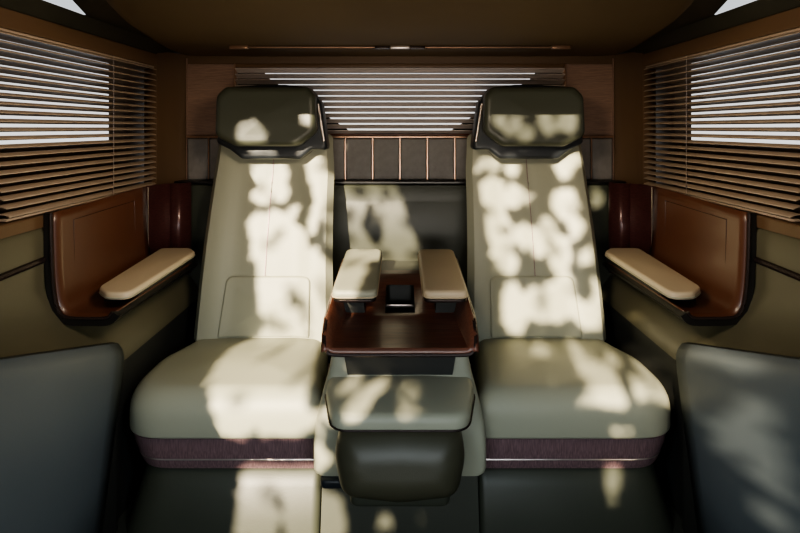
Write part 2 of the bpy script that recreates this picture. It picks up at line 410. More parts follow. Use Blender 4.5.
# ------------------------------------------------------------------ seats
def make_seat(s, side, label):
    t = thing('lounge_seat', label, 'seat', (s * 0.585, 1.98, 0.0), 'pair of pale leather lounge seats')
    m = lambda x, y, z: Vector((s * x, y, z))          # x counted outward from the middle of the cabin
    # plinth under the trim
    def plan(dx, dy, r1):
        return rpoly([(0.262, 1.745 + dy), (0.932 - dx, 1.745 + dy), (0.946 - dx, 2.05), (0.88 - dx, 2.28), (0.30, 2.28)], [0.03, r1, 0.2, 0.08, 0.03], 8)
    bm = new()
    rings = []
    for z, dx, dy in ((0.002, 0.0, -0.055), (0.06, 0.015, -0.04), (0.15, 0.035, -0.01), (0.19, 0.042, 0.012), (0.204, 0.045, 0.03)):
        rings.append([m(p.x, p.y, z) for p in plan(dx, dy, 0.14)])
    loft(bm, rings); obj('plinth', bm, 'green', t, label='dark green upholstered plinth')
    bm = new(); rings = []
    TZ = lambda z: 0.205 + (z - 0.223) * 1.05
    for z, dx, dy in ((0.223, 0.045, 0.012), (0.226, 0.035, 0.0), (0.24, 0.028, -0.004), (0.254, 0.024, -0.006), (0.2545, 0.026, -0.003), (0.2605, 0.026, -0.003), (0.261, 0.022, -0.008), (0.29, 0.012, -0.012), (0.326, 0.004, -0.014), (0.332, 0.01, 0.0)):
        rings.append([m(p.x, p.y, TZ(z)) for p in plan(dx, dy, 0.13)])
    loft(bm, rings); tr = obj('base_trim', bm, 'mauve', t, label='brushed plum metal base band')
    pl = plan(0.0235, -0.006, 0.13)
    bm = new(); tube(bm, [m(p.x, p.y, TZ(0.2575)) for p in pl], 0.0026, 6, closed=True); obj('metal_line', bm, 'silver', tr, label='bright thin metal line')
    # cushion
    ol = rpoly([(0.245, 1.715), (0.942, 1.715), (0.955, 2.03), (0.875, 2.30), (0.318, 2.30)], [0.05, 0.16, 0.25, 0.1, 0.03], 9, 0.04)
    def cf(u, v, w):
        k = 1 + 0.0 * w
        x = u
        z = 0.322 + w - 0.018 * smooth01((v - 1.8) / 0.4) * (w / 0.15)
        xin = (0.59 - u) / 0.345
        return m(x, v, z)
    bm = new(); pad(bm, ol, 0.152, 0.07, cf, crown=0.012, rb=0.008, seg=8, inner=6, rh=0.09)
    obj('seat_cushion', bm, 'leather', t)
    # backrest
    def yf(v): return 2.215 + 0.235 * v - 0.02 * math.sin(v * math.pi)
    def zf(v): return 0.44 + 0.86 * v
    def inner(v): return 0.285 + 0.022 * v + 0.006 * math.sin(v * math.pi) + 0.012 * smooth01((v - .8) / .2)
    def outer(v): return 0.892 - 0.034 * v
    bm = new(); rings = []
    def section(v, shrink=0.0, dz=0.0):
        a = inner(v) + shrink; c = outer(v) - shrink; cx = (a + c) / 2; hw = (c - a) / 2
        r = 0.045; out = []
        pts = []
        n = 22
        for i in range(n + 1):
            q = -1 + 2 * i / n
            d = (1 - abs(q)) * hw
            edge = 0.0 if d > r else r - math.sqrt(max(0, r * r - (r - d) ** 2))
            wing = -0.020 * smooth01((abs(q) - 0.42) / 0.32) - 0.004 * (abs(q) < 0.42) * (1 - (q / 0.42) ** 2)
            wing *= (0.65 + 0.35 * math.sin(min(1, v * 1.1) * math.pi))
            seam = 0.005 * math.exp(-(q * hw / 0.006) ** 2) * (1 if 0.28 < v else 0)
            pts.append((cx + q * hw, yf(v) + edge + wing + seam + shrink * 0.5))
        back = [(c - 0.005, yf(v) + 0.055), (cx + hw * 0.7, yf(v) + 0.066), (cx, yf(v) + 0.068), (cx - hw * 0.7, yf(v) + 0.066), (a + 0.005, yf(v) + 0.055)]
        return [m(x, y, zf(v) + dz) for x, y in pts + back]
    for i in range(25): rings.append(section(i / 24))
    for sh, dz in ((0.006, 0.012), (0.018, 0.022), (0.035, 0.028)): rings.append(section(1.0, sh, dz))
    loft(bm, rings); br = obj('backrest', bm, 'leather', t)
    zc = lambda z: (z - 0.44) / 0.86
    # centre seam cord
    path = []
    for i in range(14):
        v = lerp(0.30, 0.98, i / 13); cx = (inner(v) + outer(v)) / 2
        path.append(m(cx, yf(v) - 0.0015 - 0.004 * (0.65 + 0.35 * math.sin(min(1, v * 1.1) * math.pi)) + 0.002, zf(v)))
    bm = new(); tube(bm, path, 0.0016, 6); obj('center_seam', bm, 'mauve', br, label='vertical centre seam')
    # lumbar panel
    ol = rpoly([(0.385, 0.46), (0.775, 0.46), (0.752, 0.705), (0.388, 0.705)], [0.01, 0.01, 0.03, 0.03], 6, 0.03)
    def lf(u, v, w):
        q = (v - 0.44) / 0.86; cx = (inner(q) + outer(q)) / 2; hw = (outer(q) - inner(q)) / 2; qq = abs((u - cx) / hw)
        wing = -0.020 * smooth01((qq - 0.42) / 0.32) * (0.65 + 0.35 * math.sin(min(1, q * 1.1) * math.pi))
        return m(u, yf(q) + wing - w + 0.004, v)
    bm = new(); pad(bm, ol, 0.016, 0.010, lf, crown=0.008, inner=7); lp = obj('lumbar_panel', bm, 'leather', t)
    # headrest: shell, collar, cushion, side accents
    cx = 0.586
    Yh = 2.35
    def X(px): return (400 - px) * Yh / F
    def Z(py): return H - (py - 128) * Yh / F
    sh_ol = rpoly([(X(a), Z(b)) for a, b in ((217, 143), (219, 99), (229, 86.5), (262, 84), (284, 84), (309, 87), (321, 103), (328, 150), (312, 150), (301, 159), (243, 159), (231, 150))],
                  [0.02, 0.04, 0.05, 0.1, 0.1, 0.05, 0.05, 0.02, 0.03, 0.03, 0.03, 0.03], 6, 0.02)
    bm = new(); pad(bm, sh_ol, 0.10, 0.018, lambda u, v, w: m(u, Yh + 0.10 - w + 0.12 * (v - 1.4), v), crown=0.0, inner=5)
    hs = obj('headrest_shell', bm, 'navy', t, label='dark blue-black headrest collar')
    hp = rpoly([(X(a), Z(b)) for a, b in ((220.5, 136), (220.5, 96), (229, 87.5), (309, 87.5), (317, 96), (319, 132), (301, 146), (241, 146))],
               [0.05, 0.05, 0.03, 0.03, 0.05, 0.05, 0.05, 0.05], 7, 0.02)
    bm = new(); pad(bm, hp, 0.085, 0.03, lambda u, v, w: m(u, Yh + 0.015 - w + 0.12 * (v - 1.4) + 0.012 * ((u - cx) / 0.21) ** 2 * -1, v), crown=0.008, seg=7, inner=6)
    obj('headrest_cushion', bm, 'green', t, label='dark green padded headrest')
    for a, b_ in (((318, 104), (324.5, 141)),):
        bm = new(); p0 = m(X(a[0]), Yh - 0.008 + 0.12 * (Z(a[1]) - 1.4), Z(a[1])); p1 = m(X(b_[0]), Yh - 0.008 + 0.12 * (Z(b_[1]) - 1.4), Z(b_[1]))
        tube(bm, [p0, p0.lerp(p1, 0.5), p1], 0.0055, 8); obj('metal_accent', bm, 'silver', hs, label='satin metal side accent')
    return t
make_seat(-1, 'left', 'pale leather lounge seat with dark green headrest, left of the centre console')
make_seat(1, 'right', 'pale leather lounge seat with dark green headrest, right of the centre console')

# ------------------------------------------------------------------ centre console
cc = thing('center_console', 'centre console with red-brown tray, cup holder and two tan armrest pads', 'console', (0, 1.9, 0.0))
# tray floor + riser + side walls as one dished sheet
def tray():
    bm = new(); rows = []
    st = [  # y, z floor, half width floor, half width rim, z rim
        (1.629, 0.641, 0.222, 0.234, 0.650), (1.640, 0.650, 0.222, 0.236, 0.664), (1.66, 0.648, 0.221, 0.237, 0.690), (1.72, 0.648, 0.218, 0.238, 0.722), (1.82, 0.648, 0.212, 0.236, 0.742),
        (1.915, 0.648, 0.207, 0.233, 0.757), (1.936, 0.6548, 0.207, 0.233, 0.760), (2.05, 0.6871, 0.206, 0.232, 0.772), (2.116, 0.7057, 0.206, 0.232, 0.779), (2.19, 0.7267, 0.210, 0.232, 0.786), (2.22, 0.7352, 0.212, 0.232, 0.789)]
    for y, zf_, hf, hr, zr in st:
        r = [(-hr - 0.008, y, zr - 0.004), (-hr - 0.003, y, zr + 0.001), (-hr + 0.002, y, zr - 0.004), (-hf - 0.004, y, zf_ + 0.012), (-hf + 0.004, y, zf_ + 0.002), (-hf + 0.02, y, zf_)]
        mid = [(-0.12, y, zf_), (-0.056, y, zf_), (0.056, y, zf_), (0.12, y, zf_)]
        rows.append(r + mid + [(-p[0], p[1], p[2]) for p in reversed(r)])
    loft(bm, rows, closed=False)
    kill = [f for f in bm.faces if abs(f.calc_center_median().x) < 0.05 and 1.937 < f.calc_center_median().y < 2.115]
    bmesh.ops.delete(bm, geom=kill, context='FACES')
    return bm
tr = obj('tray', tray(), 'wood', cc, label='red-brown wooden tray')
sol = tr.modifiers.new('thick', 'SOLIDIFY'); sol.thickness = 0.008; sol.offset = 1
# dark rim around tray front and sides
rim = []
for s in (-1, 1):
    pts = [(0.236, 2.20, 0.784), (0.2365, 2.05, 0.772), (0.2375, 1.915, 0.758), (0.240, 1.82, 0.743), (0.242, 1.72, 0.722), (0.241, 1.665, 0.695), (0.238, 1.640, 0.668), (0.228, 1.632, 0.648), (0.205, 1.628, 0.640)]
    pts = [Vector((s * x, y, z)) for x, y, z in pts]
    rim.append(pts)
path = rim[0] + [Vector((x, 1.627, 0.639)) for x in (-0.1, 0, 0.1)] + rim[1][::-1]
path = cspline(path, 4)
bm = new(); tube(bm, path, 0.0065, 8); obj('tray_rim', bm, 'rim', cc, label='dark bronze tray rim')
# cup holder: recessed well in the riser, modelled as a raised black surround with a hollow
def onr(x, y, dz=0.0):     # riser surface
    return Vector((x, y, 0.6548 + (y - 1.936) * 0.2832 + dz))
bm = new()
out = rpoly([(-0.068, 1.922), (0.068, 1.922), (0.064, 2.13), (-0.064, 2.13)], 0.024, 6)
inn = rpoly([(-0.055, 1.938), (0.055, 1.938), (0.052, 2.114), (-0.052, 2.114)], 0.018, 6)
rings = [[onr(p.x, p.y, 0.001) for p in out], [onr(p.x, p.y, 0.007) for p in out], [onr(p.x, p.y, 0.007) for p in inn], [onr(p.x, p.y, 0.0045) for p in inn]]
loft(bm, rings, cap=False); ch = obj('cup_holder', bm, 'shadow', cc, label='black twin cup holder')
bm = new(); dn = Vector((0, 0, -0.055))
loft(bm, [[onr(p.x, p.y, 0.0045) for p in inn], [onr(p.x * 0.95, lerp(2.025, p.y, 0.95), 0) + dn * 0.9 for p in inn], [onr(p.x * 0.88, lerp(2.025, p.y, 0.9), 0) + dn for p in inn]], cap=False)
bm.faces.new([bm.verts.new(onr(p.x * 0.88, lerp(2.025, p.y, 0.9), 0) + dn) for p in inn]); obj('cup_well', bm, 'shadow', ch)
bm = new(); box(bm, -0.052, 0.052, 2.022, 2.027, 0.652, 0.6625, 0.001); obj('divider', bm, 'silver', ch, label='thin metal divider')
# small recess at the back edge
bm = new(); box(bm, -0.20, 0.20, 2.225, 2.42, 0.5, 0.733); obj('rear_block', bm, 'green', cc)
bm = new(); tube(bm, [(-0.11, 2.222, 0.738), (0.11, 2.222, 0.738)], 0.004, 6); obj('rear_line', bm, 'copper', cc, label='thin copper line at tray rear edge')
# armrest pads on their stalks
for s in (-1, 1):
    def af(u, v, w):    # u across (outward +), v along, w up
        z = 0.794 + (v - 1.78) * 0.075
        return Vector((s * u, v, z - 0.03 + w))
    ol = rpoly([(0.080, 1.775), (0.234, 1.775), (0.231, 2.25), (0.078, 2.25)], [0.03, 0.03, 0.03, 0.03], 7, 0.04)
    bm = new(); pad(bm, ol, 0.030, 0.012, af, crown=0.003, rb=0.006)
    a = obj('armrest', bm, 'pad' if s > 0 else 'leather', cc, label='padded armrest, %s of the cup holder' % ('left' if s < 0 else 'right'))
    ol2 = rpoly([(0.083, 1.782), (0.231, 1.782), (0.228, 2.245), (0.081, 2.245)], 0.028, 7, 0.04)
    bm = new(); pad(bm, ol2, 0.010, 0.003, lambda u, v, w: af(u, v, w - 0.013), crown=0.0); obj('armrest_base', bm, 'rim', a)
    bm = new(); tube(bm, [af(p.x, p.y, 0.007) for p in rpoly([(0.079, 1.774), (0.235, 1.774), (0.232, 2.251), (0.077, 2.251)], 0.03, 7, 0.04)], 0.0022, 6, closed=True)
    obj('piping', bm, 'pad', a)
    bm = new()
    loft(bm, [[(s * x, y, z) for x, y, z in ((0.13, y_, 0.655), (0.225, y_, 0.655), (0.222, y_, 0.735 + dz), (0.14, y_, 0.735 + dz))] for y_, dz in ((1.935, 0.015), (2.24, 0.05))])
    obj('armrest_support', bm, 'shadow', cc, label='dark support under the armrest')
# body: dark recess under the tray, central cushion, flared side panel
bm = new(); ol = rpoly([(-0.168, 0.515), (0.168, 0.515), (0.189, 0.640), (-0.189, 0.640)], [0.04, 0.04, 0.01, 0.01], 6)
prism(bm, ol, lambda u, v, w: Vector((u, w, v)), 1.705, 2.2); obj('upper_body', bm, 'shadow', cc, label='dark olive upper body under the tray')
bm = new(); rings = []
for z, h in ((0.252, 0.262), (0.258, 0.272), (0.27, 0.276), (0.35, 0.276), (0.42, 0.268), (0.49, 0.252), (0.55, 0.236), (0.60, 0.228), (0.636, 0.226)):
    yy = 1.64 + 0.10 * smooth01((z - 0.42) / 0.2)
    ol = rpoly([(-h, yy), (h, yy), (h, yy + 0.065), (-h, yy + 0.065)], [0.028, 0.028, 0.01, 0.01], 6)
    rings.append([(p.x, p.y, z) for p in ol])
loft(bm, rings); obj('side_panel', bm, 'leather', cc, label='pale flared lower panel of the console')
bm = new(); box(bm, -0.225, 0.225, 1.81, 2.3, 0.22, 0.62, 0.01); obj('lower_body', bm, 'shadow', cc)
# lower padded seat-like cushion
ol = rpoly([(-0.198, 1.505), (0.198, 1.505), (0.236, 1.66), (0.238, 1.79), (-0.238, 1.79), (-0.236, 1.66)], [0.06, 0.06, 0.08, 0.03, 0.03, 0.08], 7, 0.03)
bm = new(); pad(bm, ol, 0.050, 0.022, lambda u, v, w: Vector((u, v, 0.465 + w + 0.10 * (v - 1.5))), crown=0.006, rb=0.01)
cu = obj('console_cushion', bm, 'leather', cc, label='pale padded lower cushion')
bm = new(); tube(bm, [(p.x, p.y, 0.474 + 0.10 * (p.y - 1.5)) for p in rpoly([(-0.2, 1.503), (0.2, 1.503), (0.238, 1.66), (0.240, 1.79), (-0.240, 1.79), (-0.238, 1.66)], [0.06, 0.06, 0.08, 0.03, 0.03, 0.08], 7, 0.03)], 0.003, 6, closed=True)
obj('piping', bm, 'rim', cu)
# footrest pillow
ol = rpoly([(-0.172, 0.280), (0.0, 0.262), (0.172, 0.280), (0.194, 0.38), (0.182, 0.468), (0.0, 0.478), (-0.182, 0.468), (-0.194, 0.38)], [0.05, 0.2, 0.05, 0.12, 0.05, 0.2, 0.05, 0.12], 7)
bm = new(); pad(bm, ol, 0.145, 0.088, lambda u, v, w: Vector((u, 1.62 - w + (v - 0.38) * 0.25 * w / 0.15, v)), crown=0.0, seg=14, inner=5, rh=0.075)
obj('footrest', bm, 'footl', cc, label='dark olive rounded footrest cushion')
bm = new(); ol = rpoly([(-0.262, 0.0), (0.262, 0.0), (0.262, 0.215), (-0.262, 0.215)], 0.005, 3)
prism(bm, ol, lambda u, v, w: Vector((u, w - 0.05 + 0.27 * v if w < 2 else w, v + 0.002)), 1.76, 2.2); obj('foot', bm, 'green', cc, label='dark foot of the console')
ol = rpoly([(-0.15, 1.56), (0.15, 1.56), (0.17, 1.75), (-0.17, 1.75)], 0.03, 5)
bm = new(); pad(bm, ol, 0.045, 0.015, lambda u, v, w: Vector((u, v, 0.21 + w)), rb=0.01); obj('foot_cover', bm, 'green', cc, label='dark green foot cover')
bm = new(); ol = rpoly([(-0.25, 1.62), (-0.10, 1.62), (-0.10, 1.72), (-0.25, 1.72)], 0.02, 5)
pad(bm, ol, 0.03, 0.01, lambda u, v, w: Vector((u, v, 0.222 + w)), rb=0.008); obj('hinge_cover', bm, 'navy', cc, label='dark hinge cover at lower left')

# ------------------------------------------------------------------ side armrest consoles
for s, side in SIDES:
    t = thing('side_console', 'cognac lined side console with tan armrest under the %s window blind' % side, 'console', (s * 1.0, 2.0, 0.66), 'side armrest consoles')
    m = lambda x, y, z: Vector((s * x, y, z))
    ZT = lambda y: 1.076 + 0.015 * smooth01((y - 1.7) / 0.6)
    # profile of the tub in (x,z) for the straight part: wall, rounded foot, floor
    def sec(y, k=1.0):
        lean = 0.0
        zt = ZT(y); zb = 0.735 + 0.0 * y
        pts = [(1.128, zt), (1.126, lerp(zt, zb, 0.3)), (1.122, lerp(zt, zb, 0.6)), (1.116, zb + 0.075), (1.108, zb + 0.035), (1.092, zb + 0.01), (1.065, zb), (1.01, zb - 0.002), (0.955, zb - 0.002), (0.935, zb + 0.004), (0.922, zb + 0.02)]
        pts = [(p.x, p.y) for p in cspline([Vector(q) for q in pts], 3)]
        return pts
    bm = new()
    ys = [1.69 + 0.044 * i for i in range(15)]
    def off(y): return 0.0
    loft(bm, [[m(x - 0.0, y, z) for x, z in sec(y)] for y in ys], closed=False)
    ln = obj('liner', bm, 'orange', t, label='cognac brown liner panel')
    sm = ln.modifiers.new('thick', 'SOLIDIFY'); sm.thickness = 0.006; sm.offset = 0
    # thin inset rectangle
    bm = new(); path = [(1.1235, 1.79, 1.035), (1.1235, 2.20, 1.042), (1.119, 2.20, 0.83), (1.119, 1.79, 0.83)]
    tube(bm, [m(*p) for p in path], 0.0012, 4, closed=True); obj('inset_line', bm, 'rim', ln)
    # rear curved panels
    def wallpart(name, p2, mt, label=None, zb=0.66):
        bm = new(); P = cspline([(a, b_) for a, b_ in p2], 6)
        loft(bm, [[m(p.x, p.y, zb), m(p.x, p.y, ZT(p.y))] for p in P], closed=False)
        o = obj(name, bm, mt, t, label=label); q = o.modifiers.new('thick', 'SOLIDIFY'); q.thickness = 0.008; q.offset = 0
        return o
    wallpart('rear_panel', [(1.128, 2.312), (1.118, 2.36), (1.10, 2.40), (1.075, 2.43)], 'plumcol', 'dark red-brown rear panel')
    wallpart('rear_column', [(1.075, 2.43), (1.055, 2.425), (1.03, 2.43), (1.01, 2.46), (1.0, 2.485)], 'plumcol', 'glossy plum wood column')
    bm = new(); tube(bm, [m(1.121, 2.312, 0.80), m(1.121, 2.312, 1.086)], 0.0035, 6); obj('seam_strip', bm, 'silver', t, label='bright upright seam strip')
    # outer black rim following the front cross-section
    bm = new(); fs = sec(1.69)
    inner_ = [Vector((x, z)) for x, z in fs]
    def offset(pts, d):
        out = []
        for i, p in enumerate(pts):
            a = pts[max(0, i - 1)]; c = pts[min(len(pts) - 1, i + 1)]; tn = (c - a).normalized(); nrm = Vector((-tn.y, tn.x))
            out.append(p - nrm * d)
        return out
    A = offset(inner_, -0.004); B = offset(inner_, 0.021)
    # check direction: rim must lie below/outside
    if sum(p.y for p in B) > sum(p.y for p in inner_): A = offset(inner_, 0.004); B = offset(inner_, -0.021)
    rings = []
    for y0 in (1.675, 1.70, 1.9, 2.1, 2.33):
        k = 0.0 if y0 < 1.69 else 1.0
        rings.append([m(p.x, y0, p.y) for p in (A if y0 < 1.69 else offset(inner_, 0.004 if B == offset(inner_, 0.021) else -0.004))] + [m(p.x, y0, p.y) for p in reversed(B)])
    loft(bm, rings); obj('outer_shell', bm, 'black', t, label='black outer shell')
    bm = new(); tube(bm, [m(p.x, 1.674, p.y) for p in A], 0.0055, 8); obj('edge_strip', bm, 'rim', t, label='dark polished edge strip')
    # armrest pad
    ol = rpoly([(1.045, 1.80), (0.985, 1.742), (0.905, 1.735), (0.905, 2.30), (0.95, 2.36), (1.085, 2.36)], [0.07, 0.06, 0.05, 0.05, 0.04, 0.02], 6, 0.04)
    bm = new(); pad(bm, ol, 0.026, 0.010, lambda u, v, w: m(u, v, 0.774 + w + 0.012 * (v - 1.74)), crown=0.004, rb=0.005)
    a = obj('armrest', bm, 'pad', t, label='tan padded side armrest')
    bm = new(); tube(bm, [m(p.x, p.y, 0.781 + 0.012 * (p.y - 1.74)) for p in ol], 0.0022, 6, closed=True); obj('piping', bm, 'leather', a)
    bm = new(); box(bm, min(s * 0.925, s * 1.05), max(s * 0.925, s * 1.05), 1.84, 2.34, 0.732, 0.776, 0.006); obj('armrest_support', bm, 'shadow', t)

